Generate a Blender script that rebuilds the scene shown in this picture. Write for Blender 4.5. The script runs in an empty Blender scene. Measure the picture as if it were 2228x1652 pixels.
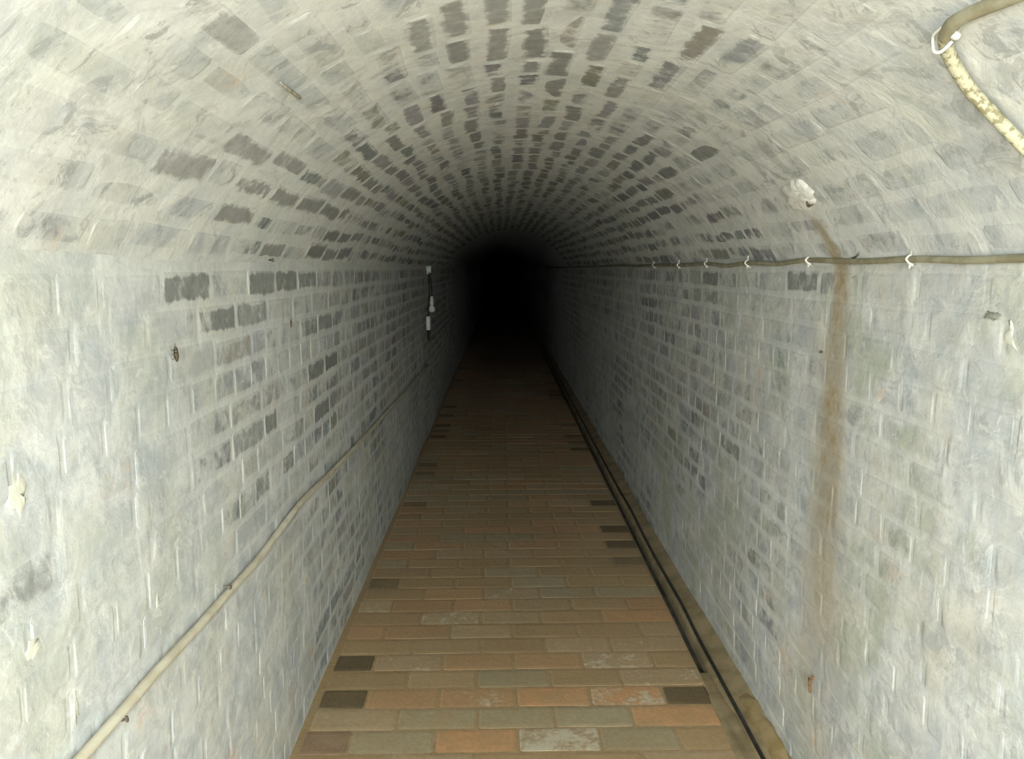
import bpy, math, random
from mathutils import Vector, Matrix, noise

# ------------------------------------------------------------------ camera, world, light, exposure
W, H, F = 2228.0, 1652.0, 1750.0
EYE = Vector((0.0, 0.0, 1.38))
PITCH, YAW = math.atan(243.0 / F), math.radians(0.843)
scn = bpy.context.scene
col = scn.collection

cam_d = bpy.data.cameras.new('camera')
cam_d.sensor_fit = 'HORIZONTAL'
cam_d.sensor_width = 36.0
cam_d.lens = 36.0 * F / W
cam_d.clip_start = 0.02
cam_d.clip_end = 200
cam = bpy.data.objects.new('camera', cam_d)
cam.location = EYE
cam.rotation_euler = (math.pi / 2 - PITCH, 0, -YAW)
col.objects.link(cam)
scn.camera = cam

wd = bpy.data.worlds.new('world')
scn.world = wd
wd.use_nodes = True
wd.node_tree.nodes['Background'].inputs['Color'].default_value = (0.5, 0.55, 0.5, 1)
wd.node_tree.nodes['Background'].inputs['Strength'].default_value = 0.0

# unseen lamp behind the camera, tube form made up for falloff: four faces
def tube_face(name, loc, rot, power, colr=(0.91, 0.985, 1.0)):
    d = bpy.data.lights.new(name, 'AREA')
    d.shape = 'RECTANGLE'
    d.size, d.size_y = 0.06, 1.1
    d.energy = power
    d.color = colr
    o = bpy.data.objects.new(name, d)
    o.location = loc
    o.rotation_euler = rot
    col.objects.link(o)
TUBE = (-0.05, -2.60, 1.60)
POWER = 460.0
tube_face('unseen_tube_left', TUBE, (0, math.pi / 2, 0), POWER)
tube_face('unseen_tube_right', TUBE, (0, -math.pi / 2, 0), POWER * 0.8)
tube_face('unseen_tube_down', TUBE, (0, 0, 0), POWER * 0.75)
tube_face('unseen_tube_up', TUBE, (0, math.pi, 0), POWER * 1.1)

# added fill light at the camera, brightens the near walls
fd = bpy.data.lights.new('near_fill_light', 'POINT')
fd.energy = 26.0
fd.shadow_soft_size = 0.02
fd.color = (1.0, 1.0, 0.95)
fo = bpy.data.objects.new('near_fill_light', fd)
fo.location = (-0.04, -0.06, 1.44)
col.objects.link(fo)

scn.view_settings.view_transform = 'Standard'
scn.view_settings.look = 'None'
scn.view_settings.gamma = 1.0
scn.view_settings.use_curve_mapping = False
scn.view_settings.exposure = 0.0

# ------------------------------------------------------------------ tunnel dimensions
XL, XR = -0.604, 0.805            # wall faces
ZS, RISE = 1.395, 0.43            # springing height, rise of the vault
HALF = (XR - XL) / 2
XC = (XR + XL) / 2
RAD = (HALF ** 2 + RISE ** 2) / (2 * RISE)
ZC = ZS + RISE - RAD
PHI = 2 * math.atan(RISE / HALF)
Y0, Y1 = -4.0, 90.0
FLOOR_L, FLOOR_R = -0.585, 0.685
LEDGE_L = 0.722

# ------------------------------------------------------------------ pixel -> surface helpers
cm = cam.rotation_euler.to_matrix()
cmi = cm.inverted()
def ray(px, py):
    return (cm @ Vector(((px - W / 2) / F, -(py - H / 2) / F, -1.0))).normalized()
def on_wall(px, py, x):
    d = ray(px, py)
    return EYE + d * ((x - EYE.x) / d.x)
def on_floor(px, py, z=0.0):
    d = ray(px, py)
    return EYE + d * ((z - EYE.z) / d.z)
def on_vault(px, py):
    d = ray(px, py)
    ox, oz = EYE.x - XC, EYE.z - ZC
    a = d.x ** 2 + d.z ** 2
    b = 2 * (ox * d.x + oz * d.z)
    c = ox ** 2 + oz ** 2 - RAD ** 2
    t = (-b + math.sqrt(b * b - 4 * a * c)) / (2 * a)
    return EYE + d * t
def project(p):
    q = cmi @ (p - EYE)
    if q.z > -0.05:
        return None
    return (W / 2 + F * q.x / -q.z, H / 2 - F * q.y / -q.z, -q.z)
def vault_normal(p):
    return Vector((XC - p.x, 0, ZC - p.z)).normalized()

# ------------------------------------------------------------------ material helpers
def new_mat(name):
    m = bpy.data.materials.new(name)
    m.use_nodes = True
    nt = m.node_tree
    bsdf = nt.nodes['Principled BSDF']
    return m, nt, bsdf

class G:
    """small node graph helper"""
    def __init__(s, nt):
        s.nt = nt
        s.pos = nt.nodes.new('ShaderNodeNewGeometry').outputs['Position']
    def link(s, a, b):
        s.nt.links.new(a, b)
    def put(s, sock, v):
        if hasattr(v, 'is_linked'):
            s.link(v, sock)
        else:
            sock.default_value = v
    def math(s, op, a, b=0.0, c=0.0, clamp=False):
        n = s.nt.nodes.new('ShaderNodeMath')
        n.operation = op
        n.use_clamp = clamp
        s.put(n.inputs[0], a); s.put(n.inputs[1], b); s.put(n.inputs[2], c)
        return n.outputs[0]
    def scale(s, v, xyz):
        n = s.nt.nodes.new('ShaderNodeVectorMath')
        n.operation = 'MULTIPLY'
        s.link(v, n.inputs[0]); n.inputs[1].default_value = xyz
        return n.outputs[0]
    def offset(s, v, xyz):
        n = s.nt.nodes.new('ShaderNodeVectorMath')
        n.operation = 'ADD'
        s.link(v, n.inputs[0]); n.inputs[1].default_value = xyz
        return n.outputs[0]
    def noise(s, scale, detail=4, rough=0.55, vec=None, distort=0.0):
        n = s.nt.nodes.new('ShaderNodeTexNoise')
        n.inputs['Scale'].default_value = scale
        n.inputs['Detail'].default_value = detail
        n.inputs['Roughness'].default_value = rough
        n.inputs['Distortion'].default_value = distort
        s.link(vec if vec is not None else s.pos, n.inputs['Vector'])
        return n.outputs['Fac']
    def smooth(s, v, a, b, lo=0.0, hi=1.0):
        n = s.nt.nodes.new('ShaderNodeMapRange')
        n.interpolation_type = 'SMOOTHSTEP'
        s.put(n.inputs['Value'], v)
        s.put(n.inputs['From Min'], a); s.put(n.inputs['From Max'], b)
        n.inputs['To Min'].default_value = lo; n.inputs['To Max'].default_value = hi
        return n.outputs['Result']
    def lin(s, v, a, b, lo, hi):
        n = s.nt.nodes.new('ShaderNodeMapRange')
        s.put(n.inputs['Value'], v)
        n.inputs['From Min'].default_value = a; n.inputs['From Max'].default_value = b
        n.inputs['To Min'].default_value = lo; n.inputs['To Max'].default_value = hi
        return n.outputs['Result']
    def mix(s, f, a, b, mode='MIX'):
        n = s.nt.nodes.new('ShaderNodeMix')
        n.data_type = 'RGBA'
        n.blend_type = mode
        s.put(n.inputs[0], f)
        for sock, v in ((n.inputs[6], a), (n.inputs[7], b)):
            if isinstance(v, tuple):
                sock.default_value = (v[0], v[1], v[2], 1)
            else:
                s.put(sock, v)
        return n.outputs[2]
    def grey(s, v):
        n = s.nt.nodes.new('ShaderNodeCombineColor')
        for i in range(3):
            s.put(n.inputs[i], v)
        return n.outputs[0]
    def xyz(s, v=None):
        n = s.nt.nodes.new('ShaderNodeSeparateXYZ')
        s.link(v if v is not None else s.pos, n.inputs[0])
        return n.outputs
    def bump(s, h, strength, dist, bsdf):
        n = s.nt.nodes.new('ShaderNodeBump')
        n.inputs['Strength'].default_value = strength
        n.inputs['Distance'].default_value = dist
        s.link(h, n.inputs['Height'])
        s.link(n.outputs[0], bsdf.inputs['Normal'])
    def tone(s, src):
        """brick colour and lime cover: from the object's colour or from a mesh attribute"""
        if src == 'object':
            n = s.nt.nodes.new('ShaderNodeObjectInfo')
            t = s.nt.nodes.new('ShaderNodeTexCoord')
            return n.outputs['Color'], n.outputs['Alpha'], t.outputs['Object']
        n = s.nt.nodes.new('ShaderNodeAttribute')
        n.attribute_name = 'tone'
        t = s.nt.nodes.new('ShaderNodeAttribute')
        t.attribute_name = 'local'
        return n.outputs['Color'], n.outputs['Alpha'], t.outputs['Vector']

def lime_material(name, src, seed, warm=0.5, streak=0.0, stain=False, edge=0.007, flake=0.5, near=(1.1, 2.4, 0.6, 0.1), low=0.0, green=0.45, cream=0.55):
    """flaking limewash over grey brick. src: 'object', 'attribute' (bricks) or None (mortar)"""
    m, nt, bsdf = new_mat(name)
    g = G(nt)
    p = g.offset(g.pos, (seed * 3.1, seed * 1.7, seed * 2.3))
    nA = g.noise(1.9, 3, 0.5, p)
    wx_, wy_, wz_ = g.xyz()
    nB = g.noise(8.0, 6, 0.62, p, 0.6)
    nC = g.noise(34.0, 5, 0.65, p, 0.4)
    nD = g.noise(3.3, 5, 0.6, g.offset(p, (7.3, 2.2, 9.1)), 0.5)
    nE = g.noise(6.5, 4, 0.6, g.offset(p, (1.3, 12.2, 4.1)), 0.4)
    nF = g.noise(120.0, 3, 0.6, p)
    lime = g.mix(g.smooth(nB, 0.36, 0.62), (0.465, 0.495, 0.515), (0.66, 0.672, 0.655))
    lime = g.mix(g.math('MULTIPLY', g.smooth(nD, 0.50 - 0.12 * warm, 0.74), 0.20 + 0.35 * warm), lime, (0.62, 0.575, 0.45))
    lime = g.mix(g.math('MULTIPLY', g.smooth(nE, 0.60, 0.76), cream), lime, (0.60, 0.43, 0.30))
    lime = g.mix(g.math('MULTIPLY', g.smooth(g.noise(4.4, 5, 0.6, g.offset(p, (3.3, 2.2, 8.1)), 0.4), 0.48, 0.68), green), lime, (0.43, 0.46, 0.365))
    # flakes: grey where the wash has come off in small scales, white where it is thick
    f1 = g.noise(13.0, 7, 0.72, g.offset(p, (5.1, 0.4, 2.2)), 1.2)
    f2 = g.noise(21.0, 6, 0.70, g.offset(p, (0.7, 8.4, 6.2)), 0.9)
    lime = g.mix(g.math('MULTIPLY', g.smooth(f1, 0.52, 0.60), flake), lime, (0.36, 0.375, 0.37))
    lime = g.mix(g.math('MULTIPLY', g.smooth(f2, 0.57, 0.66), 0.55), lime, (0.76, 0.765, 0.73))
    # thick overpainting that hides the brick pattern
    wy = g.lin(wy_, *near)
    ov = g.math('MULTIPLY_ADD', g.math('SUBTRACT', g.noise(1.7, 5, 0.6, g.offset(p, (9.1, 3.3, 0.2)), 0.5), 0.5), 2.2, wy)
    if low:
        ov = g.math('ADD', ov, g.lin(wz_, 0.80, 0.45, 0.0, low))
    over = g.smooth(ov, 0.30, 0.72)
    fine = g.math('MULTIPLY_ADD', nC, 0.34, 0.83)
    fine = g.math('MULTIPLY', fine, g.math('MULTIPLY_ADD', nF, 0.2, 0.9))
    if streak > 0:
        sv = g.scale(p, (16.0, 16.0, 1.3))
        st = g.noise(1.6, 4, 0.6, sv, 0.2)
        fine = g.math('MULTIPLY', fine, g.math('MULTIPLY_ADD', st, streak, 1.0 - 0.5 * streak))
        drip = g.smooth(g.noise(2.3, 2, 0.5, g.scale(g.offset(p, (4, 4, 4)), (13.0, 13.0, 2.2))), 0.68, 0.74)
        lime = g.mix(g.math('MULTIPLY', drip, 0.5), lime, (0.80, 0.81, 0.78))
    if src:
        tone, cov, loc = g.tone(src)
        lx, ly, lz = g.xyz(loc)
        ex = g.math('MULTIPLY', g.math('SUBTRACT', 0.5, g.math('ABSOLUTE', lx)), 0.22)
        ey = g.math('MULTIPLY', g.math('SUBTRACT', 0.5, g.math('ABSOLUTE', ly)), 0.062)
        ed = g.math('SUBTRACT', g.math('MINIMUM', ex, ey), g.math('MULTIPLY', g.math('SUBTRACT', g.math('MULTIPLY_ADD', nB, 0.7, g.math('MULTIPLY', nC, 0.5)), 0.50), edge * 2.6))
        edm = g.smooth(ed, 0.0, edge, 0.55, 0.0)
        body = g.mix(1.0, tone, g.grey(g.math('MULTIPLY_ADD', nC, 0.7, 0.65)), 'MULTIPLY')
        c = g.math('MULTIPLY_ADD', g.math('SUBTRACT', nA, 0.5), 0.9, cov)
        c = g.math('MULTIPLY_ADD', g.math('SUBTRACT', nB, 0.5), 1.5, c)
        c = g.math('MULTIPLY_ADD', g.math('SUBTRACT', nC, 0.5), 0.9, c)
        edm = g.math('MULTIPLY', edm, g.math('MULTIPLY_ADD', over, -0.8, 1.0))
        c = g.math('ADD', c, edm)
        c = g.math('MULTIPLY_ADD', over, 0.45, c)
        cover = g.smooth(c, 0.30, 0.72)
        colr = g.mix(cover, body, g.mix(1.0, lime, g.grey(g.math('MULTIPLY_ADD', over, 0.07, 0.91)), 'MULTIPLY'))
        colr = g.mix(g.math('MULTIPLY', edm, 0.9), colr, g.mix(0.5, lime, (0.655, 0.665, 0.642)))
    else:
        colr = g.mix(g.math('MULTIPLY_ADD', over, -0.4, 0.5), lime, (0.655, 0.665, 0.642))
    colr = g.mix(1.0, colr, g.grey(fine), 'MULTIPLY')
    if stain:
        x, y, z = g.xyz()
        wob = g.math('MULTIPLY', g.math('SUBTRACT', g.noise(9.0, 6, 0.7), 0.5), 0.13)
        up = g.math('MAXIMUM', g.math('SUBTRACT', z, STAIN['z']), 0.0)
        yc = g.math('MULTIPLY_ADD', up, STAIN['slope'], STAIN['y'])
        dist = g.math('ABSOLUTE', g.math('ADD', g.math('SUBTRACT', y, yc), wob))
        half = g.lin(z, 0.2, 1.45, 0.24, 0.050)
        mk = g.smooth(dist, g.math('MULTIPLY', half, 0.2), half, 1.0, 0.0)
        mk = g.math('MULTIPLY', mk, g.smooth(z, 0.15, 0.9, 0.25, 0.85))
        mk = g.math('MULTIPLY', mk, g.smooth(z, STAIN['top'], STAIN['top'] - 0.03))
        mk = g.math('MULTIPLY', mk, g.smooth(x, 0.40, 0.45))
        mk = g.math('MULTIPLY', mk, g.math('MULTIPLY_ADD', g.math('ADD', nB, nC), 1.4, -0.62), clamp=True)
        colr = g.mix(mk, colr, (0.33, 0.255, 0.14))
    g.link(colr, bsdf.inputs['Base Color'])
    bsdf.inputs['Roughness'].default_value = 0.92
    bsdf.inputs['Specular IOR Level'].default_value = 0.2
    h = g.math('ADD', g.math('MULTIPLY', nB, 1.0), g.math('MULTIPLY', nC, 0.45))
    g.bump(h, 0.35, 0.010, bsdf)
    return m

def floor_material(name, src):
    m, nt, bsdf = new_mat(name)
    g = G(nt)
    nA = g.noise(2.4, 4, 0.55)
    nB = g.noise(13.0, 5, 0.6, None, 0.4)
    nC = g.noise(60.0, 4, 0.65)
    dust = g.mix(nB, (0.225, 0.150, 0.073), (0.345, 0.24, 0.125))
    dust = g.mix(g.smooth(nA, 0.45, 0.65), dust, (0.275, 0.205, 0.112))
    if src:
        tone, white, loc = g.tone(src)
        body = g.mix(1.0, tone, g.grey(g.math('MULTIPLY_ADD', nC, 0.8, 0.6)), 'MULTIPLY')
        tr = nt.nodes.new('ShaderNodeSeparateColor')
        g.link(tone, tr.inputs[0])
        body = g.mix(g.math('MULTIPLY', g.smooth(nB, 0.25, 0.75, 0.2, 0.7), g.smooth(tr.outputs[0], 0.12, 0.24, 0.22, 1.0)), body, dust)
        wm = g.math('MULTIPLY_ADD', white, 0.34, g.math('MULTIPLY_ADD', nB, 0.8, g.math('MULTIPLY', nC, 0.5)))
        wm = g.math('MULTIPLY', g.smooth(wm, 0.86, 1.06), g.smooth(white, 0.0, 0.2))
        colr = g.mix(g.math('MULTIPLY', wm, 0.75), body, (0.50, 0.455, 0.35))
    else:
        colr = g.mix(1.0, dust, g.grey(g.math('MULTIPLY_ADD', nC, 0.8, 0.6)), 'MULTIPLY')
    g.link(colr, bsdf.inputs['Base Color'])
    bsdf.inputs['Roughness'].default_value = 0.9
    bsdf.inputs['Specular IOR Level'].default_value = 0.25
    g.bump(g.math('ADD', nB, g.math('MULTIPLY', nC, 0.5)), 0.35, 0.006, bsdf)
    return m

def plain_material(name, a, b, scale=30.0, rough=0.7, thr=(0.4, 0.6), spec=0.3):
    m, nt, bsdf = new_mat(name)
    g = G(nt)
    n = g.noise(scale, 4, 0.6)
    g.link(g.mix(g.smooth(n, *thr), a, b), bsdf.inputs['Base Color'])
    bsdf.inputs['Roughness'].default_value = rough
    bsdf.inputs['Specular IOR Level'].default_value = spec
    g.bump(n, 0.2, 0.002, bsdf)
    return m

# rust stain below the salt crust: where it crosses the springing and how far it leans on the vault
_a = on_wall(1822, 640, XR)
_b = on_vault(1765, 470)
STAIN = {'y': _a.y, 'z': ZS, 'slope': (_b.y - _a.y) / max(_b.z - ZS, 0.02), 'top': _b.z + 0.01}

EXTRA = {'left': dict(edge=0.010, flake=0.35, near=(1.2, 2.3, 0.75, 0.15), low=0.35, green=0.35, cream=0.7),
         'right': dict(edge=0.010, flake=0.5, near=(1.2, 2.6, 0.75, 0.35), low=0.3, green=0.8, cream=0.65),
         'vault': dict(edge=0.015, flake=0.85, near=(1.0, 1.9, 0.5, 0.12), green=0.3)}
M = {}
for key, seed, warm, streak, stain in (('left', 1, 0.75, 0.22, False), ('right', 2, 1.05, 0.24, True), ('vault', 3, 0.30, 0.0, True)):
    M[key] = lime_material('limewash ' + key, None, seed, warm, streak, stain, **EXTRA[key])
    M[key + '_brick'] = lime_material('limewashed brick ' + key, 'object', seed, warm, streak, stain, **EXTRA[key])
    M[key + '_far'] = lime_material('far limewashed brick ' + key, 'attribute', seed, warm, streak, stain, **EXTRA[key])
M['floor'] = floor_material('floor dirt', None)
M['floor_brick'] = floor_material('floor brick', 'object')
M['floor_far'] = floor_material('far floor brick', 'attribute')
M['ledge'] = plain_material('mortar ledge', (0.17, 0.13, 0.068), (0.27, 0.205, 0.115), 9.0, 0.9, (0.35, 0.65))
M['gutter'] = plain_material('shaded gutter', (0.03, 0.03, 0.022), (0.07, 0.065, 0.045), 14.0, 0.6)  # shade inside the channel is put into this dark colour
M['ochre'] = plain_material('ochre silt', (0.20, 0.14, 0.055), (0.26, 0.19, 0.095), 14.0, 0.9)
M['cable'] = plain_material('olive brown cable', (0.24, 0.215, 0.14), (0.33, 0.31, 0.22), 22.0, 0.6)
M['speckled'] = plain_material('limewash spattered cable', (0.20, 0.175, 0.10), (0.43, 0.41, 0.29), 110.0, 0.7, (0.40, 0.52))
M['cream'] = plain_material('cream painted cable', (0.50, 0.455, 0.335), (0.60, 0.56, 0.44), 16.0, 0.75)
M['black'] = plain_material('black cable', (0.012, 0.012, 0.010), (0.03, 0.028, 0.02), 40.0, 0.55)
M['plastic'] = plain_material('white plastic', (0.72, 0.72, 0.64), (0.80, 0.80, 0.72), 40.0, 0.5)
M['box'] = plain_material('grey white box', (0.55, 0.60, 0.58), (0.72, 0.75, 0.73), 60.0, 0.6)
M['lampholder'] = plain_material('white lamp holder', (0.70, 0.71, 0.68), (0.8, 0.8, 0.77), 60.0, 0.5)
M['bulb'] = plain_material('frosted bulb', (0.78, 0.79, 0.76), (0.84, 0.85, 0.82), 50.0, 0.25, spec=0.5)
M['steel'] = plain_material('dull nail', (0.07, 0.06, 0.05), (0.15, 0.12, 0.08), 200.0, 0.6)
M['rust'] = plain_material('rusty iron', (0.10, 0.05, 0.02), (0.19, 0.10, 0.04), 150.0, 0.9)
M['insect'] = plain_material('brown insect', (0.035, 0.026, 0.016), (0.085, 0.065, 0.04), 300.0, 0.5)
M['salt'] = plain_material('white salt crust', (0.68, 0.68, 0.63), (0.82, 0.82, 0.78), 70.0, 0.95)
M['lime_blob'] = plain_material('thick lime', (0.60, 0.595, 0.51), (0.70, 0.695, 0.60), 40.0, 0.95)
M['soot'] = plain_material('dark crust', (0.20, 0.205, 0.17), (0.36, 0.37, 0.32), 190.0, 0.95, (0.38, 0.62))
M['wood'] = plain_material('grey brown twig', (0.22, 0.20, 0.14), (0.42, 0.40, 0.32), 120.0, 0.9)

# ------------------------------------------------------------------ object helpers
def mesh(name, verts, faces, mat, smooth=False):
    me = bpy.data.meshes.new(name)
    me.from_pydata([tuple(v) for v in verts], [], faces)
    me.materials.append(mat)
    if smooth:
        for pl in me.polygons:
            pl.use_smooth = True
    me.update()
    return me
def obj(name, me, parent=None):
    o = bpy.data.objects.new(name, me)
    col.objects.link(o)
    if parent:
        o.parent = parent
    return o
def tag(o, label, cat, group=None, kind=None):
    o['label'] = label
    if cat: o['category'] = cat
    if group: o['group'] = group
    if kind: o['kind'] = kind
    return o
def thing(name, label, cat, loc, group=None):
    o = obj(name, None)
    o.empty_display_size = 0.02
    o.location = loc
    return tag(o, label, cat, group)

class MB:
    """vertex and face collector; shapes are given in world space, shifted to a local origin on build"""
    def __init__(s):
        s.v, s.f = [], []
    def tube(s, pts, rad, n=8, cap=True):
        pts = [Vector(p) for p in pts]
        base = len(s.v)
        up = Vector((0.13, 0.21, 0.97))
        for i, p in enumerate(pts):
            t = (pts[min(i + 1, len(pts) - 1)] - pts[max(i - 1, 0)]).normalized()
            a = t.cross(up)
            if a.length < 1e-3: a = t.cross(Vector((1, 0, 0)))
            a.normalize()
            b = t.cross(a)
            r = rad[i] if isinstance(rad, (list, tuple)) else rad
            for k in range(n):
                w = 2 * math.pi * k / n
                s.v.append(p + a * (r * math.cos(w)) + b * (r * math.sin(w)))
        for i in range(len(pts) - 1):
            for k in range(n):
                k2 = (k + 1) % n
                s.f.append((base + i * n + k, base + i * n + k2, base + (i + 1) * n + k2, base + (i + 1) * n + k))
        if cap:
            s.f.append(tuple(base + k for k in range(n - 1, -1, -1)))
            s.f.append(tuple(base + (len(pts) - 1) * n + k for k in range(n)))
        return s
    def lathe(s, origin, axis, prof, n=14):
        """prof: (distance along axis, radius)"""
        axis = axis.normalized()
        return s.tube_profile([(origin + axis * d, r) for d, r in prof], axis, n)
    def tube_profile(s, rings, axis, n):
        base = len(s.v)
        a = axis.orthogonal().normalized()
        b = axis.cross(a)
        for p, r in rings:
            for k in range(n):
                w = 2 * math.pi * k / n
                s.v.append(p + a * (r * math.cos(w)) + b * (r * math.sin(w)))
        for i in range(len(rings) - 1):
            for k in range(n):
                k2 = (k + 1) % n
                s.f.append((base + i * n + k, base + i * n + k2, base + (i + 1) * n + k2, base + (i + 1) * n + k))
        s.f.append(tuple(base + k for k in range(n - 1, -1, -1)))
        s.f.append(tuple(base + (len(rings) - 1) * n + k for k in range(n)))
        return s
    def box(s, c, ax, half, bev=0.15):
        """bevelled box: centre, three axes, three half sizes"""
        base = len(s.v)
        lim = min(half) * bev
        idx = {}
        for sx in (-1, 1):
            for sy in (-1, 1):
                for sz in (-1, 1):
                    sg = (sx, sy, sz)
                    for q in range(3):
                        p = Vector(c)
                        for i in range(3):
                            p = p + ax[i] * (sg[i] * (half[i] - (0 if i == q else lim)))
                        idx[(sg, q)] = len(s.v)
                        s.v.append(p)
        for q in range(3):
            i, j = [k for k in range(3) if k != q]
            for sq in (-1, 1):
                loop = []
                for a, b in ((-1, -1), (1, -1), (1, 1), (-1, 1)):
                    sg = [0, 0, 0]; sg[q] = sq; sg[i] = a; sg[j] = b
                    loop.append(idx[(tuple(sg), q)])
                s.f.append(tuple(loop))
        for q in range(3):                       # edges along axis q
            i, j = [k for k in range(3) if k != q]
            for a in (-1, 1):
                for b in (-1, 1):
                    s0 = [0, 0, 0]; s0[i] = a; s0[j] = b; s0[q] = -1
                    s1 = list(s0); s1[q] = 1
                    s0, s1 = tuple(s0), tuple(s1)
                    s.f.append((idx[(s0, i)], idx[(s1, i)], idx[(s1, j)], idx[(s0, j)]))
        for sx in (-1, 1):
            for sy in (-1, 1):
                for sz in (-1, 1):
                    sg = (sx, sy, sz)
                    s.f.append((idx[(sg, 0)], idx[(sg, 1)], idx[(sg, 2)]))
        return s
    def build(s, name, mat, parent=None, smooth=True):
        off = parent.location if parent else Vector((0, 0, 0))
        me = mesh(name, [v - off for v in s.v], s.f, mat, smooth)
        import bmesh
        bm = bmesh.new(); bm.from_mesh(me)
        bmesh.ops.recalc_face_normals(bm, faces=bm.faces)
        bm.to_mesh(me); bm.free()
        return obj(name, me, parent)

def spline(pts, n=6):
    pts = [Vector(p) for p in pts]
    out = []
    for i in range(len(pts) - 1):
        p0, p1, p2, p3 = pts[max(i - 1, 0)], pts[i], pts[i + 1], pts[min(i + 2, len(pts) - 1)]
        for k in range(n):
            t = k / n
            out.append(0.5 * ((2 * p1) + (p2 - p0) * t + (2 * p0 - 5 * p1 + 4 * p2 - p3) * t * t + (3 * p1 - p0 - 3 * p2 + p3) * t ** 3))
    out.append(pts[-1])
    return out

# ------------------------------------------------------------------ the shell
def und(u, v, k):
    return 0.010 * noise.noise(Vector((u * 0.9, v * 1.3, k * 5.1))) + 0.0015 * noise.noise(Vector((u * 3.0, v * 3.0, k * 3.7)))
def ysteps():
    ys, y = [], Y0
    while y < 9:
        ys.append(y); y += 0.08
    while y < Y1:
        ys.append(y); y += 0.6
    ys.append(Y1)
    return ys
YS = ysteps()
def sheet(rows, flip):
    v, f = [], []
    n = len(rows[0])
    for r in rows: v += r
    for i in range(len(rows) - 1):
        for j in range(n - 1):
            q = (i * n + j, i * n + j + 1, (i + 1) * n + j + 1, (i + 1) * n + j)
            f.append(q[::-1] if flip else q)
    return v, f

def left_p(y, z):  return Vector((XL + und(y, z, 1), y, z))
def right_p(y, z): return Vector((XR - und(y, z, 2), y, z))
def vault_p(y, a):
    r = RAD - und(y, a * RAD, 3)
    return Vector((XC + r * math.sin(a), y, ZC + r * math.cos(a)))
def floor_p(x, y): return Vector((x, y, -0.004 + 0.4 * und(x, y, 4)))

zz = [-0.06 + (ZS + 0.075) * i / 20 for i in range(21)]
v, f = sheet([[left_p(y, z) for z in zz] for y in YS], False)
wall_left = tag(obj('wall_left', mesh('wall_left', v, f, M['left'], True)), 'left limewashed brick wall of the tunnel with the cream painted cable', 'wall', kind='structure')
v, f = sheet([[right_p(y, z) for z in zz] for y in YS], True)
wall_right = tag(obj('wall_right', mesh('wall_right', v, f, M['right'], True)), 'right limewashed brick wall of the tunnel with the brown rust streak', 'wall', kind='structure')
aa = [-PHI - 0.012 + (2 * PHI + 0.024) * i / 32 for i in range(33)]
v, f = sheet([[vault_p(y, a) for a in aa] for y in YS], True)
ceiling = tag(obj('ceiling', mesh('ceiling', v, f, M['vault'], True)), 'low segmental brick vault with flaking limewash over the tunnel', 'ceiling', kind='structure')
xs = [XL - 0.03 + (FLOOR_R - XL + 0.03) * i / 12 for i in range(13)]
v, f = sheet([[floor_p(x, y) for x in xs] for y in YS], True)
floor = tag(obj('floor', mesh('floor', v, f, M['floor'], True)), 'brown brick paved tunnel floor strewn with dirt', 'floor', kind='structure')

def cap(name, y, label, flip):
    pts = [Vector((XL - 0.02, y, -0.06)), Vector((XR + 0.02, y, -0.06)), Vector((XR + 0.02, y, ZS))]
    pts += [Vector((XC + RAD * math.sin(a), y, ZC + RAD * math.cos(a))) for a in [PHI - 2 * PHI * i / 16 for i in range(17)]]
    pts += [Vector((XL - 0.02, y, ZS))]
    idx = tuple(range(len(pts)))
    o = obj(name, mesh(name, pts, [idx[::-1] if flip else idx], M['vault']))
    return tag(o, label, 'wall', kind='structure')
cap('wall_front', Y1, 'end wall lost in the dark at the far end of the tunnel', False)
cap('wall_back', Y0, 'end wall of the tunnel behind the camera', True)

# gutter and mortar ledge along the right wall
def strip(prof, ys, wob, k):
    rows = []
    for y in ys:
        w = wob * noise.noise(Vector((y * 2.3, k, 0.3)))
        rows.append([Vector((x + (w if 0 < i < len(prof) - 1 else 0), y, z + 0.3 * w)) for i, (x, z) in enumerate(prof)])
    return sheet(rows, True)
v, f = strip([(FLOOR_R - 0.012, -0.001), (FLOOR_R - 0.002, -0.012), (FLOOR_R + 0.008, -0.045), (LEDGE_L - 0.004, -0.045), (LEDGE_L + 0.004, -0.03)], YS, 0.003, 1.0)
obj('gutter', mesh('gutter', v, f, M['gutter'], True), floor)
v, f = strip([(LEDGE_L - 0.002, -0.05), (LEDGE_L, -0.012), (LEDGE_L + 0.008, 0.004), (XR - 0.035, 0.012), (XR - 0.008, 0.022), (XR + 0.03, 0.05)], YS, 0.007, 2.0)
ledge = tag(obj('trim_1', mesh('trim_1', v, f, M['ledge'], True)), 'narrow mortar ledge along the foot of the right wall', 'ledge', kind='structure')
# silt that fills the near end of the gutter and an ochre deposit on the ledge
def silt(name, x0, x1, y0, y1, h, mat, parent, ztop):
    v, f = [], []
    nx, ny = 8, 14
    rows = []
    for j in range(ny + 1):
        t = j / ny
        row = []
        for i in range(nx + 1):
            s = i / nx
            e = min(1, 4 * s, 4 * (1 - s)) * min(1, 5 * t, 5 * (1 - t))
            x = x0 + (x1 - x0) * s + 0.012 * noise.noise(Vector((t * 6, 1.0, y0)))
            y = y0 + (y1 - y0) * t + 0.02 * noise.noise(Vector((s * 5, 2.0, y0)))
            row.append(Vector((x, y, ztop(x) - 0.012 + e * (h + 0.012) * (0.75 + 0.5 * noise.noise(Vector((x * 22, y * 22, 1)))))))
        rows.append(row)
    v, f = sheet(rows, True)
    return obj(name, mesh(name, v, f, mat, True), parent)
silt('silt', FLOOR_R - 0.03, LEDGE_L + 0.03, 1.2, 2.62, 0.016, M['ledge'], floor, lambda x: -0.004)
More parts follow.
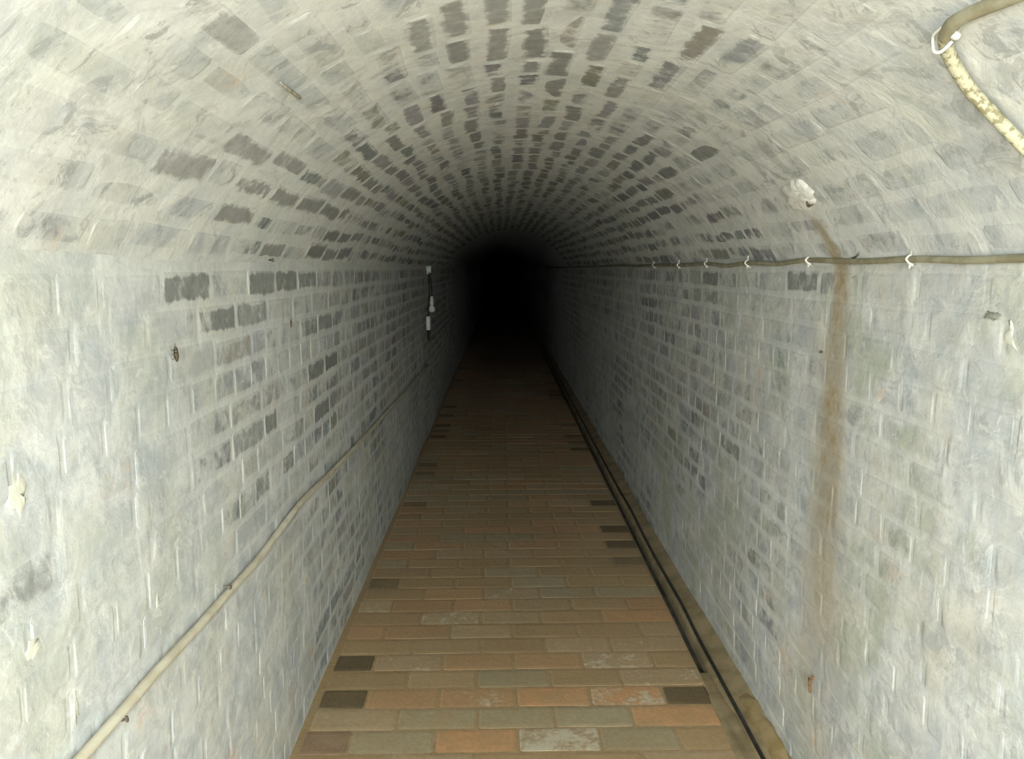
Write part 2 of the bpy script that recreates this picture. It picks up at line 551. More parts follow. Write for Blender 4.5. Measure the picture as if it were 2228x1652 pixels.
silt('ochre_deposit', 0.755, 0.815, 2.02, 2.44, 0.006, M['ochre'], ledge, lambda x: 0.012 + 0.4 * (x - 0.75))

# ------------------------------------------------------------------ bricks
rnd = random.Random(11)
def brick_mesh(name, mat, seed, rough, depth=0.02):
    """one brick with a flat worn face: unit length along x, unit height along y, face towards +z (metres)"""
    r = random.Random(seed)
    ring = []
    for sx, sy in ((1, 1), (-1, 1), (-1, -1), (1, -1)):
        cx, cy = 0.022 + rough * r.uniform(0.0, 0.08), 0.06 + rough * r.uniform(0.0, 0.30)
        ox, oy = rough * r.uniform(-0.05, 0.0), rough * r.uniform(-0.12, 0.0)
        p, q = (sx * (0.5 + ox), sy * (0.5 + oy - cy)), (sx * (0.5 + ox - cx), sy * (0.5 + oy))
        ring += [p, q] if sx * sy > 0 else [q, p]
        if (sx, sy) in ((1, 1), (-1, -1)):
            ring.append((r.uniform(-0.15, 0.15), sy * (0.5 - rough * r.uniform(-0.02, 0.10))))
    n = len(ring)
    v = [Vector((x, y, -depth)) for x, y in ring]
    v += [Vector((x, y, -0.0009)) for x, y in ring]
    v += [Vector((x - math.copysign(0.032, x) if abs(x) > 0.3 else x, y - math.copysign(0.12, y), 0.0)) for x, y in ring]
    f = []
    for a in (0, n):
        for k in range(n):
            k2 = (k + 1) % n
            f.append((a + k, a + k2, a + n + k2, a + n + k))
    f.append(tuple(2 * n + k for k in range(n)))
    return mesh(name, v, f, mat, False)

def frame(c, U, V, N, L, Hh):
    return Matrix(((U.x * L, V.x * Hh, N.x, c.x), (U.y * L, V.y * Hh, N.y, c.y), (U.z * L, V.z * Hh, N.z, c.z), (0, 0, 0, 1)))

def lay(parent, key, items, rough, limit=300):
    """items: (matrix, rgba, length, height). The ones showing largest become parts, the rest one joined part"""
    var = [brick_mesh('brick', M[key + '_brick'], 100 + i + 17 * len(key), rough) for i in range(10)]
    scored = []
    for it in items:
        mtx = it[0]
        c = mtx.translation
        q = project(c)
        a = 0.0
        if q and -60 < q[0] < W + 60 and -60 < q[1] < H + 60:
            e = [project(mtx @ Vector(p)) for p in ((-0.5, -0.5, 0), (0.5, -0.5, 0), (0.5, 0.5, 0), (-0.5, 0.5, 0))]
            if all(e):
                a = 0.5 * abs(sum(e[i][0] * e[(i + 1) % 4][1] - e[(i + 1) % 4][0] * e[i][1] for i in range(4)))
        scored.append((a, it))
    scored.sort(key=lambda t: -t[0])
    for a, (mtx, rgba) in scored[:limit]:
        o = bpy.data.objects.new('brick', rnd.choice(var))
        col.objects.link(o)
        o.parent = parent
        o.matrix_basis = mtx
        o.color = rgba
    V_, F_, C_, L_ = [], [], [], []
    for a, (mtx, rgba) in scored[limit:]:
        src = rnd.choice(var)
        b = len(V_)
        V_ += [mtx @ x.co for x in src.vertices]
        C_ += [rgba] * len(src.vertices)
        for x in src.vertices: L_ += [x.co.x, x.co.y, x.co.z]
        F_ += [tuple(b + i for i in pl.vertices) for pl in src.polygons]
    me = mesh('brickwork', V_, F_, M[key + '_far'], False)
    lo = me.attributes.new('local', 'FLOAT_VECTOR', 'POINT')
    lo.data.foreach_set('vector', L_)
    at = me.attributes.new('tone', 'FLOAT_COLOR', 'POINT')
    at.data.foreach_set('color', [x for c in C_ for x in c])
    o = obj('brickwork', me, parent)
    o['kind'] = 'stuff'
    return o

GREYS = [(0.25, 0.26, 0.265), (0.29, 0.285, 0.30), (0.27, 0.27, 0.225), (0.22, 0.245, 0.245), (0.31, 0.295, 0.27), (0.33, 0.34, 0.35), (0.24, 0.23, 0.245)]
def greytone(k=1.0):
    c = rnd.choice(GREYS)
    s = k * rnd.uniform(0.85, 1.2)
    return (c[0] * s, c[1] * s, c[2] * s)

def wall_bricks(side):
    N = Vector((1, 0, 0)) if side == 'left' else Vector((-1, 0, 0))
    V = Vector((0, 0, 1))
    U = V.cross(N)
    fp = left_p if side == 'left' else right_p
    X = XL if side == 'left' else XR
    ph = 0.0725
    dark = []
    if side == 'left':
        spots = [(415, 592, .16, .02), (466, 664, .15, .12), (580, 590, .17, .1), (612, 640, .15, .1), (655, 598, .2, .25), (712, 790, .13, .05), (600, 925, .18, .05), (690, 800, .15, .2), (630, 985, .18, .15), (560, 1040, .2, .3), (700, 880, .17, .2), (185, 900, .3, .35), (260, 880, .3, .35), (265, 960, .3, .32), (545, 950, .26, .3), (690, 690, .2, .2), (740, 650, .17, .2), (660, 740, .2, .3), (100, 1280, .2, .12), (760, 960, .16, .2), (540, 660, .24, .3), (870, 610, .2, .2), (830, 680, .2, .25)]
    else:
        spots = [(1760, 610, .17, .12), (1800, 600, .24, .3), (1640, 615, .2, .25), (1950, 690, .28, .32), (1490, 640, .16, .2), (1480, 705, .16, .2), (1530, 610, .18, .2), (1900, 800, .27, .3), (1830, 860, .25, .35), (1730, 850, .26, .3), (2110, 1250, .2, .25), (2000, 1400, .22, .25), (1870, 610, .28, .35), (1600, 980, .2, .3), (2130, 1310, .22, .25)]
    for px, py, k, cv in spots:
        p = on_wall(px, py, X)
        dark.append((p.y, p.z, k, cv))
    items = []
    course = 0
    z = 0.035
    while z < ZS - 0.03:
        hgt = ph - 0.010
        header = (course % 4 == 3)
        y = -1.6 + (0.12 if course % 2 else 0.0) + rnd.uniform(-0.02, 0.02)
        while y < 10.5:
            L = 0.115 if header else 0.232
            if not header and rnd.random() < 0.10: L = 0.115
            L *= rnd.uniform(0.94, 1.05)
            yc = y + L / 2
            zc = z + rnd.uniform(-0.003, 0.003)
            c = fp(yc, zc) + N * rnd.uniform(0.0006, 0.0014)
            t = max(0.0, min(1.0, (yc - 1.3) / 1.6))
            nz = noise.noise(Vector((yc * 0.9, zc * 1.6, 3.0 if side == 'left' else 8.0)))
            if side == 'left':
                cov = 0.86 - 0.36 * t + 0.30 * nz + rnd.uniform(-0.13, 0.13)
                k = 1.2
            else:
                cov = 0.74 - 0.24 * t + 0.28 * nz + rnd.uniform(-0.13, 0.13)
                k = 1.2
            rgb = greytone(k)
            for dy, dz, s, cv in dark:
                if abs(dy - yc) < L / 2 and abs(dz - zc) < ph / 2:
                    rgb = tuple((s + 0.09) * x for x in (0.98, 1.0, 0.96)); cov = cv + 0.10
            tilt = rnd.uniform(-0.012, 0.012)
            N2 = (fp(yc + 0.05, zc) - fp(yc - 0.05, zc)).cross(fp(yc, zc + 0.03) - fp(yc, zc - 0.03)).normalized()
            if N2.dot(N) < 0: N2 = -N2
            U2 = (U + V * tilt).normalized()
            V2 = N2.cross(U2).normalized()
            U2 = V2.cross(N2)
            items.append((frame(c, U2, V2, N2, L, hgt * rnd.uniform(0.92, 1.06)), (rgb[0], rgb[1], rgb[2], max(0.0, cov))))
            y += L + rnd.uniform(0.006, 0.012)
        course += 1
        z += ph
    return items

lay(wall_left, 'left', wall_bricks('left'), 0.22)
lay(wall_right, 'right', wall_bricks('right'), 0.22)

def vault_bricks():
    items = []
    n = 24
    da = 2 * PHI / n
    spots = [(985, 100, .17, .0), (1190, 120, .16, .0), (1120, 150, .2, .1), (1060, 170, .2, .1), (1215, 185, .18, .05), (1090, 105, .2, .1), (1160, 50, .2, .1), (1050, 55, .22, .15), (880, 60, .24, .15), (960, 30, .22, .15), (500, 110, .26, .18), (430, 30, .27, .2), (1525, 310, .15, .0), (1510, 285, .18, .05), (1480, 385, .13, .0), (1400, 180, .22, .1), (1310, 90, .22, .1), (1330, 165, .2, .1), (1250, 235, .18, .05), (1030, 260, .18, .05), (970, 255, .2, .05), (890, 310, .15, .05), (540, 485, .19, .02), (575, 540, .18, .05), (545, 425, .22, .1), (720, 480, .16, .05), (705, 525, .12, .0), (680, 440, .17, .05), (430, 400, .24, .12), (620, 380, .22, .1), (560, 340, .24, .2), (765, 400, .18, .1), (620, 440, .2, .1), (1400, 440, .18, .1), (2020, 490, .28, .3), (1590, 400, .2, .2)]
    sp = []
    for px, py, k, cv in spots:
        p = on_vault(px, py)
        sp.append((p.y, math.atan2(p.x - XC, p.z - ZC), k, cv))
    for i in range(n):
        a = -PHI + da * (i + 0.5)
        y = -1.2 + (0.12 if i % 2 else 0.0) + rnd.uniform(-0.03, 0.03)
        while y < 9.5:
            L = rnd.choice((0.232, 0.225, 0.215, 0.232, 0.115, 0.17)) * rnd.uniform(0.92, 1.05)
            yc = y + L / 2
            ac = a + rnd.uniform(-0.012, 0.012)
            p = vault_p(yc, ac)
            N = Vector((-math.sin(ac), 0, -math.cos(ac)))
            U = Vector((0, 1, 0))
            t = max(0.0, min(1.0, (yc - 1.2) / 1.6))
            flank = min(1.0, abs(ac + 0.02) / 0.62)
            nz = noise.noise(Vector((yc * 1.1, ac * 1.8, 21.0)))
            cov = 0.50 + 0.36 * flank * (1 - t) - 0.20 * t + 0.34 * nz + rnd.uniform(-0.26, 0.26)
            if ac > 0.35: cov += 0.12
            rgb = greytone(0.95)
            for sy, sa, s, cv in sp:
                if abs(sy - yc) < L / 2 and abs(sa - ac) < da / 2:
                    rgb = tuple((s + 0.09) * x for x in (0.99, 1.0, 0.97)); cov = cv + 0.06
            tilt = rnd.uniform(-0.05, 0.05)
            N2 = (vault_p(yc + 0.05, ac) - vault_p(yc - 0.05, ac)).cross(vault_p(yc, ac + 0.035) - vault_p(yc, ac - 0.035)).normalized()
            if N2.dot(N) < 0: N2 = -N2
            N = N2
            V = N.cross(U)
            U2 = (U + V * tilt).normalized()
            V2 = N.cross(U2).normalized()
            U2 = V2.cross(N)
            c = p + N * rnd.uniform(0.0005, 0.0015)
            items.append((frame(c, U2, V2, N, L, 0.062 * rnd.uniform(0.78, 1.06)), (rgb[0], rgb[1], rgb[2], max(0.0, cov))))
            y += L + rnd.uniform(0.008, 0.016)
    return items
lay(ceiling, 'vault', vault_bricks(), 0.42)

def floor_bricks():
    items = []
    pitch, bl = 0.1205, 0.2435
    z0 = 2.146
    over = []
    OR, ORD, GR, WH, DK = (0.48, 0.26, 0.125), (0.40, 0.235, 0.12), (0.31, 0.265, 0.17), (0.38, 0.28, 0.17), (0.10, 0.073, 0.036)
    for px, py, c, w in ((1030, 1610, OR, .15), (1215, 1610, WH, 1.0), (850, 1615, GR, 0), (1430, 1610, GR, 0), (700, 1610, (0.20, 0.13, 0.085), 0.1),
                         (1470, 1560, OR, 0.05), (1280, 1560, GR, .1), (1100, 1562, GR, 0), (920, 1562, GR, 0.1), (740, 1560, WH, .25),
                         (860, 1505, ORD, .25), (1030, 1507, ORD, .5), (1195, 1505, OR, .1), (1365, 1500, OR, .75), (1490, 1500, DK, 0), (735, 1520, DK, 0),
                         (1420, 1465, WH, .5), (900, 1430, WH, .4), (770, 1438, DK, 0), (1340, 1425, WH, .7), (1450, 1415, WH, .4),
                         (850, 1330, WH, .55), (975, 1330, WH, .7), (1170, 1295, WH, .5), (1300, 1390, WH, .3), (1330, 1350, OR, .1), (1380, 1325, ORD, 0),
                         (1020, 1202, WH, .5), (1075, 1202, WH, .5), (1250, 1100, WH, .4), (1330, 1095, (0.09, .07, .04), 0), (1345, 1157, DK, 0), (840, 1253, DK, 0), (872, 1207, (0.09, .07, .04), 0),
                         (1385, 1240, (0.10, .065, .035), 0), (1395, 1292, DK, 0), (1310, 1112, DK, 0), (1290, 1060, DK, 0), (938, 985, DK, 0), (942, 970, DK, 0), (930, 1020, DK, 0)):
        p = on_floor(px, py)
        over.append((p.x, p.y, c, w))
    row = -24
    while z0 + row * pitch < 11.5:
        yc = z0 + (row + 0.5) * pitch
        ph = 0.046 + (bl / 2 if row % 2 else 0.0)
        k = -4
        edges = [FLOOR_L]
        while True:
            e = ph + k * bl
            k += 1
            if e <= FLOOR_L + 0.03: continue
            if e >= FLOOR_R - 0.055: break
            edges.append(e + rnd.uniform(-0.008, 0.008))
        edges.append(FLOOR_R)
        for a, b in zip(edges, edges[1:]):
            xc, L = (a + b) / 2, b - a - rnd.uniform(0.006, 0.011)
            end = (a == FLOOR_L or b == FLOOR_R)
            r = rnd.random()
            centre = 1 - min(1, abs(xc - 0.03) / 0.45)
            if r < 0.42: c, w = (0.32, 0.22, 0.115), 0.0
            elif r < 0.62: c, w = GR, 0.05
            elif r < 0.78: c, w = ORD, 0.1
            elif r < 0.9: c, w = (0.34, 0.24, 0.135), 0.15
            else: c, w = WH, rnd.uniform(0.2, 0.5)
            if end and L < 0.16 and rnd.random() < (0.5 if xc > 0 else 0.3) and yc > 2.9:
                c, w = rnd.choice((DK, (0.13, 0.10, 0.055), (0.16, 0.115, 0.06))), 0.0
            for ox, oy, oc, ow in over:
                dk = oc[0] < 0.14
                if a - (0.03 if dk else 0) < ox < b + (0.03 if dk else 0) and abs(oy - yc) < pitch * (0.62 if dk else 0.5) and not (dk and L > 0.18): c, w = oc, ow
            s = rnd.uniform(0.88, 1.12)
            sunk = c[0] < 0.14
            zc = floor_p(xc, yc).z + (0.0008 if sunk else rnd.uniform(0.0008, 0.0020))
            tilt = rnd.uniform(-0.008, 0.008) + 0.010
            U = Vector((1, tilt, 0)).normalized()
            N = Vector((0, 0, 1))
            V = N.cross(U)
            c3 = Vector((xc, yc + 0.010 * xc, zc))
            items.append((frame(c3, U, V, N, max(L, 0.02), pitch - rnd.uniform(0.006, 0.010)), (c[0] * s, c[1] * s, c[2] * s, w)))
        row += 1
    return items
lay(floor, 'floor', floor_bricks(), 0.07)

# ------------------------------------------------------------------ deposits on the shell (parts of the walls and the vault)
def patch(name, parent, centre, U, V, N, outline, thick, mat, seed):
    """low irregular crust: outline in (u, v) metres, domed by thick"""
    r = random.Random(seed)
    n = len(outline)
    v = []
    for s, h in ((1.0, -0.0006), (0.86, 0.55 * thick), (0.5, 0.9 * thick)):
        for u, w in outline:
            hh = h if h < 0 else h * r.uniform(0.7, 1.3)
            v.append(centre + U * (u * s) + V * (w * s) + N * hh)
    v.append(centre + N * thick)
    f = []
    for a in (0, n):
        for k in range(n):
            f.append((a + k, a + (k + 1) % n, a + n + (k + 1) % n, a + n + k))
    for k in range(n):
        f.append((2 * n + k, 2 * n + (k + 1) % n, 3 * n))
    return obj(name, mesh(name, v, f, mat, True), parent)
def blob_outline(ru, rv, seed, n=14, j=0.3):
    r = random.Random(seed)
    return [(ru * math.cos(2 * math.pi * k / n) * (1 + r.uniform(-j, j)), rv * math.sin(2 * math.pi * k / n) * (1 + r.uniform(-j, j))) for k in range(n)]
YA, ZA, XA = Vector((0, 1, 0)), Vector((0, 0, 1)), Vector((1, 0, 0))

p = on_wall(2200, 725, XR); p.x = XR - und(p.y, p.z, 2) - 0.002
ol = [(-0.012, 0.026), (-0.004, 0.028), (0.002, 0.016), (-0.002, 0.008), (-0.020, 0.002), (-0.024, -0.008), (-0.018, -0.018), (-0.006, -0.022), (0.010, -0.028), (0.024, -0.033), (0.012, -0.020), (0.004, -0.006), (0.006, 0.010), (0.002, 0.020)]
patch('lime_splash', wall_right, p, YA, ZA, -XA, [(-u * 0.8, v_ * 0.8) for u, v_ in ol][::-1], 0.0005, M['lime_blob'], 1)['label'] = 'thick white lime splash'
p = on_wall(2157, 687, XR); p.x = XR - und(p.y, p.z, 2) - 0.002
patch('dark_crust', wall_right, p, YA, ZA, -XA, blob_outline(0.022, 0.0075, 4, 18, 0.35), 0.002, M['soot'], 2)['label'] = 'dark grey crust'
for px, py, ru, rv, sd in ((665, 1258, 0.035, 0.020, 5), (165, 1540, 0.007, 0.024, 6), (40, 1075, 0.020, 0.030, 7), (70, 1410, 0.022, 0.012, 8), (340, 1308, 0.006, 0.016, 9), (871, 668, 0.02, 0.018, 10)):
    p = on_wall(px, py, XL); p.x = XL + und(p.y, p.z, 1) + 0.0012
    patch('lime_splash', wall_left, p, YA, ZA, XA, blob_outline(ru, rv, sd, 18, 0.5), 0.0005, M['lime_blob'], sd)['label'] = 'white lime splash'
# salt crust where water comes through the vault
p = on_vault(1742, 424)
N = vault_normal(p)
for k, (dy, da, ru, rv, th) in enumerate(((0.0, 0.0, 0.080, 0.040, 0.010), (0.05, 0.012, 0.050, 0.026, 0.008), (-0.045, -0.014, 0.044, 0.028, 0.009))):
    V = N.cross(YA)
    patch('salt_crust', ceiling, p + YA * dy + V * da + N * 0.004, YA, V, N, blob_outline(ru, rv, 31 + k, 16, 0.28), th, M['salt'], 40 + k)['label'] = 'white crystalline salt crust'

# ------------------------------------------------------------------ cables and their clips
PROUD = 0.007
def clip(label, pos, along, N, r, group, tail=1.0, mat='plastic', nail=True):
    """plastic strap hooked over a cable, held by one nail. pos: cable axis; N: out of the wall"""
    t = thing('cable_clip', label, 'clip', pos - N * r, group)
    side = N.cross(along).normalized()
    if side.z < 0: side = -side
    pts = []
    for k in range(11):
        w = math.radians(-70 + 250 * k / 10)
        pts.append(pos + side * (math.cos(w + math.pi / 2) * (r + 0.0022) * -1) + N * (math.sin(w + math.pi / 2) * (r + 0.0022)) + along * (0.002 * k / 10))
    pts = [pos - side * (r + 0.004) - N * r * 0.8, pos - side * (r + 0.0022), pos - side * (r * 0.7) + N * (r * 0.75), pos + N * (r + 0.0022), pos + side * (r * 0.75) + N * (r * 0.75), pos + side * (r + 0.002), pos + side * (r + 0.008) + N * 0.002 + along * 0.006 * tail, pos + side * (r + 0.014) + N * 0.003 + along * 0.014 * tail]
    MB().tube(spline(pts, 3), 0.0026, 6).build('strap', M[mat], t)
    if nail:
        c = pos - side * (r + 0.007)
        MB().lathe(c - N * (r + 0.006), N, [(0, 0.0018), (r + 0.007, 0.0018), (r + 0.007, 0.0048), (r + 0.0085, 0.005), (r + 0.0095, 0.003)], 8).build('nail', M[mat if mat == 'plastic' else 'steel'], t)
    return t

# cable along the springing of the right wall
R1 = 0.0068
pix = [(2600, 556), (2420, 559), (2228, 562), (2120, 566), (1990, 564), (1880, 569), (1768, 566), (1700, 574), (1636, 572), (1590, 578), (1545, 574), (1483, 577), (1428, 577), (1385, 579), (1340, 578), (1300, 580)]
pts = []
for px, py in pix:
    q = on_wall(px, py, XR)
    pts.append(Vector((XR - und(q.y, q.z, 2) - PROUD - R1 * 0.6, q.y, q.z)))
last = pts[-1]
for y in (8.5, 10, 12, 14):
    if y > last.y + 0.5: pts.append(Vector((last.x, y, last.z - 0.002 * (y - last.y))))
c = thing('wall_cable', 'olive brown cable running along the top of the right wall below the vault', 'cable', pts[2])
MB().tube(spline(pts, 6), R1, 8).build('sheath', M['cable'], c)
names = ['largest clip on the right wall cable, nearest the right edge of the photo',
         'second clip from the right on the springline cable, just left of the rust streak',
         'third clip from the right on the springline cable, a small white nub',
         'fourth clip from the right on the springline cable, in the half dark',
         'fifth clip from the right on the springline cable, in the half dark',
         'furthest visible clip on the springline cable, small and dim']
for (px, py), lab in zip(((1990, 564), (1768, 566), (1636, 572), (1545, 574), (1483, 577), (1428, 577)), names):
    q = on_wall(px, py, XR)
    clip(lab, Vector((XR - und(q.y, q.z, 2) - PROUD - R1 * 0.6, q.y, q.z)), Vector((0, -1, 0)), Vector((-1, 0, 0)), R1, 'clips on the right wall cable')

# cable bent over the vault in the top right corner
R2 = 0.0088
def vp(px, py, off):
    q = on_vault(px, py)
    return q + vault_normal(q) * off
up = [(2330, -75), (2240, -38), (2160, -6), (2115, 14), (2085, 34), (2071, 60)]
dn = [(2071, 60), (2076, 92), (2096, 132), (2128, 180), (2172, 228), (2228, 287), (2300, 362)]
a = [vp(px, py, PROUD + R2 * 0.7) for px, py in up]
b = [vp(px, py, PROUD + R2 * 0.7) for px, py in dn]
c = thing('vault_cable', 'bent lime-spattered cable on the vault in the top right corner', 'cable', b[0])
MB().tube(spline(a, 6), R2, 10).build('upper_run', M['cable'], c)
MB().tube(spline(b, 6), R2, 10).build('lower_run', M['speckled'], c)
N = vault_normal(b[0])
al = (b[1] - a[-2]).normalized()
t = thing('cable_clip', 'white clip with a curled strap at the bend of the vault cable', 'clip', b[0] - N * R2)
MB().tube(spline([vp(2063, 42, 0.012), vp(2049, 52, 0.013), vp(2045, 62, 0.014), vp(2052, 70, 0.02), vp(2064, 72, 0.028), vp(2080, 71, 0.028), vp(2090, 66, 0.016)], 4), 0.0022, 6).build('strap', M['plastic'], t)
q = vp(2093, 58, 0.0)
MB().lathe(q - N * 0.004, N, [(0, 0.003), (0.014, 0.003), (0.014, 0.0062), (0.018, 0.0066), (0.021, 0.004)], 10).build('nail', M['plastic'], t)

# cream painted cable low on the left wall
R3 = 0.0085
pix = [(20, 1812), (90, 1732), (160, 1652), (255, 1545), (330, 1458), (420, 1362), (484, 1290), (560, 1205), (640, 1100), (700, 1040), (760, 978), (830, 905), (880, 850)]
pts = []
for px, py in pix:
    q = on_wall(px, py, XL)
    pts.append(Vector((XL + und(q.y, q.z, 1) + PROUD * 0.6 + R3, q.y, q.z)))
pts.append(pts[-1] + Vector((0, 1.5, -0.02)))
c = thing('painted_cable', 'cream painted cable running low along the left wall', 'cable', pts[4])
pts = [Vector((XL + und(q.y, q.z, 1) + R3 + 0.0028, q.y, q.z)) for q in spline(pts, 6)]
MB().tube(pts, R3, 8).build('sheath', M['cream'], c)
for px, py, lab in ((250, 1552, 'small dark nail under the painted cable, nearer the bottom left corner'), (484, 1288, 'bent dark nail above the painted cable in the middle of its run')):
    q = on_wall(px, py, XL)
    s = 1 if px > 300 else -1
    q = Vector((XL + 0.004, q.y, q.z + s * (R3 + 0.003)))
    t = thing('nail', lab, 'nail', q, 'nails holding the painted cable')
    MB().tube(spline([q - XA * 0.01, q + XA * 0.010, q + XA * 0.014 - ZA * s * 0.006], 3), 0.0022, 6).build('shank', M['steel'], t)
    MB().lathe(q + XA * 0.012, XA + ZA * 0.3, [(0, 0.002), (0.001, 0.0045), (0.0028, 0.0045), (0.0034, 0.002)], 8).build('head', M['steel'], t)

# black cable on the ledge at the foot of the right wall
R4 = 0.0062
pix = [(1715, 1760), (1655, 1652), (1604, 1560), (1556, 1465), (1516, 1386), (1480, 1308), (1432, 1228), (1400, 1165), (1372, 1108), (1345, 1062), (1310, 1003), (1275, 938), (1240, 876), (1208, 818)]
pts = [on_floor(px, py, 0.014) for px, py in pix]
pts = [Vector((max(q.x, LEDGE_L + 0.015), q.y, 0.0135)) for q in pts]
pts.append(pts[-1] + Vector((0, 4, 0)))
tag(MB().tube(spline(pts, 5), R4, 8).build('floor_cable', M['black']), 'thin black cable lying on the ledge at the foot of the right wall', 'cable')

# ------------------------------------------------------------------ lamp and switch hanging on the left wall
def lw(px, py, out):
    q = on_wall(px, py, XL + out)
    return q
jb = lw(932, 586, 0.02)
t = thing('junction_box', 'grey white round junction box on the left wall above two hanging cords', 'box', Vector((XL, jb.y, jb.z)))
MB().lathe(Vector((XL - 0.004, jb.y, jb.z)), XA, [(0, 0.028), (0.034, 0.028), (0.037, 0.026)], 18).build('body', M['box'], t)
MB().lathe(Vector((XL + 0.032, jb.y, jb.z)), XA, [(0, 0.030), (0.007, 0.030), (0.011, 0.026), (0.012, 0.012)], 18).build('lid', M['box'], t)
for dy in (-0.017, 0.017):
    MB().lathe(Vector((XL + 0.016, jb.y + dy, jb.z - 0.022)), -ZA, [(0, 0.009), (0.014, 0.009), (0.018, 0.006)], 10).build('gland', M['plastic'], t)
# bulb
by = jb.y + 0.03
bz = on_wall(938, 640, XL + 0.035).z
top = Vector((XL + 0.030, jb.y + 0.017, jb.z - 0.038))
hp = Vector((XL + 0.036, jb.y + 0.10, top.z - 0.19))
t = thing('hanging_bulb', 'unlit white bulb in a holder on a black cord from the round junction box', 'lamp', hp)
MB().tube(spline([top, top + Vector((0.004, 0.012, -0.06)), hp + Vector((0, 0, 0.07)), hp], 5), 0.0045, 8).build('cord', M['black'], t)
MB().lathe(hp + ZA * 0.006, -ZA, [(0, 0.007), (0.008, 0.014), (0.05, 0.0165), (0.068, 0.017), (0.071, 0.013)], 14).build('lamp_holder', M['lampholder'], t)
MB().lathe(hp - ZA * 0.063, -ZA, [(0, 0.012), (0.010, 0.014), (0.024, 0.024), (0.038, 0.0295), (0.050, 0.028), (0.060, 0.020), (0.066, 0.008), (0.067, 0.001)], 16).build('bulb', M['bulb'], t)
# pull cord with white and black connector
top = Vector((XL + 0.022, jb.y - 0.017, jb.z - 0.038))
z1 = on_wall(923, 695, XL + 0.02).z
sp = Vector((XL + 0.022, jb.y - 0.07, z1))
t = thing('hanging_connector', 'white and black plug connector hanging lower on the other cord beside the bulb', 'plug', sp)
MB().tube(spline([top, top + Vector((0.003, -0.01, -0.15)), sp + ZA * 0.1, sp], 5), 0.0045, 8).build('cord', M['black'], t)
MB().box(sp - ZA * 0.052, (XA, YA, ZA), (0.016, 0.045, 0.056), 0.3).build('connector', M['lampholder'], t)['label'] = 'white connector body'
MB().lathe(sp - ZA * 0.106, -ZA, [(0, 0.013), (0.02, 0.0145), (0.05, 0.013), (0.085, 0.010), (0.09, 0.004)], 12).build('plug', M['black'], t)['label'] = 'black plug'

# ------------------------------------------------------------------ insects, nails, twig
def insect(label, px, py, length, width, tilt, legs=True):
    q = on_wall(px, py, XL)
    q.x = XL + und(q.y, q.z, 1) + PROUD + 0.001
    d = Vector((0, math.sin(tilt), math.cos(tilt)))
    s = d.cross(XA)
    t = thing('insect', label, 'insect', q, 'insects on the left wall')
    L, w = length, width
    c = q + XA * w * 0.45
    MB().lathe(c - d * L * 0.5, d, [(0, w * .05), (L * .1, w * .25), (L * .3, w * .46), (L * .5, w * .5), (L * .62, w * .4)], 10).build('abdomen', M['insect'], t)
    MB().lathe(c + d * L * 0.10, d, [(0, w * .3), (L * .06, w * .44), (L * .18, w * .4), (L * .24, w * .2)], 10).build('thorax', M['insect'], t)
    MB().lathe(c + d * L * 0.32, d, [(0, w * .18), (L * .06, w * .28), (L * .13, w * .22), (L * .17, w * .05)], 8).build('head', M['insect'], t)
    if legs:
        for sg in (-1, 1):
            for k, o in enumerate((0.24, 0.12, -0.04)):
                a = c + d * L * o
                m_ = a + s * sg * w * 0.75 + d * L * (0.08 - 0.1 * k) + XA * w * 0.1
                e = a + s * sg * w * 1.05 + d * L * (0.12 - 0.17 * k) - XA * w * 0.4
                MB().tube([a, m_, e], 0.0006, 5).build('leg', M['insect'], t)
            MB().tube(spline([c + d * L * 0.45, c + d * L * 0.58 + s * sg * w * 0.2, c + d * L * 0.68 + s * sg * w * 0.35], 3), 0.0004, 4).build('antenna', M['insect'], t)
    return t
insect('plump dark brown insect clinging to the bare left wall', 372, 771, 0.030, 0.010, -0.16)
insect('thin small dark insect on the left wall, further in than the plump one', 625, 704, 0.026, 0.005, 0.05)

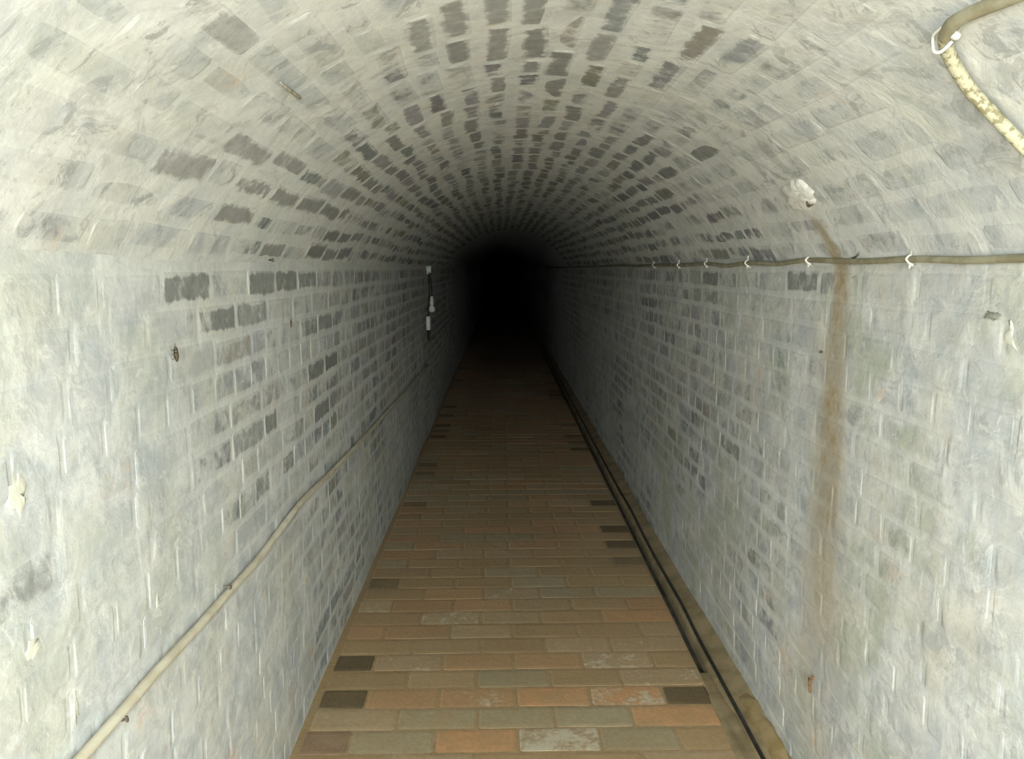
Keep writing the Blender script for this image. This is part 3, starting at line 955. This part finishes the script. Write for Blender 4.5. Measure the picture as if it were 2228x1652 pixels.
q = on_wall(1787, 766, XR); q.x = XR - und(q.y, q.z, 2) - 0.004
t = thing('nail', 'small round dark nail head on the right wall left of the rust streak', 'nail', q)
MB().lathe(q + XA * 0.012, -XA, [(0, 0.002), (0.012, 0.002), (0.0125, 0.0042), (0.015, 0.0042), (0.016, 0.002)], 10).build('head', M['steel'], t)
q = on_wall(1770, 1490, XR); q.x = XR - und(q.y, q.z, 2) - 0.006
t = thing('iron_stub', 'short rusty iron stub low on the right wall', 'iron', q)
MB().tube(spline([q + Vector((0.01, 0, 0.02)), q + Vector((-0.004, 0, 0.016)), q + Vector((-0.005, 0.001, 0)), q + Vector((-0.003, 0.001, -0.022))], 4), 0.0035, 7).build('shank', M['rust'], t)
MB().box(q + Vector((-0.006, -0.001, 0.014)), (XA, YA, ZA), (0.003, 0.006, 0.004), 0.3).build('head', M['rust'], t)
q = vp(1770, 440, 0.006)
N = vault_normal(q)
e = vp(1779, 420, 0.03)
t = thing('nail', 'dark bent nail sticking out beside the white salt crust', 'nail', q)
MB().tube(spline([q - N * 0.01, q + N * 0.008, e], 4), [0.005 - 0.003 * k / 8 for k in range(9)], 7).build('shank', M['steel'], t)
q = vp(1858, 556, 0.004) if on_vault(1858, 556).z > ZS else on_wall(1858, 556, XR)
t = thing('nail', 'hooked dark nail just above the springline cable right of the rust streak', 'nail', q)
n_ = Vector((-1, 0, 0))
pp = [on_wall(px, py, XR - o) for px, py, o in ((1852, 562, 0.004), (1860, 560, 0.012), (1867, 554, 0.014), (1871, 545, 0.012))]
MB().tube(spline(pp, 4), 0.0022, 6).build('shank', M['steel'], t)
pts = [vp(602, 168, 0.010), vp(614, 178, 0.012), vp(630, 190, 0.012), vp(645, 203, 0.009)]
tag(MB().tube(spline(pts, 4), [0.0018 + 0.0016 * min(1, k / 6) for k in range(13)], 6).build('twig', M['wood']), 'thin grey brown twig stuck to the left side of the vault', 'twig')
pp = on_wall(588, 566, XL + 0.006)
t = thing('nail', 'small dark nail at the springing of the left wall above the dark brick', 'nail', pp)
MB().lathe(pp - XA * 0.02, XA, [(0, 0.002), (0.024, 0.002), (0.0245, 0.005), (0.028, 0.005), (0.029, 0.002)], 8).build('head', M['steel'], t)
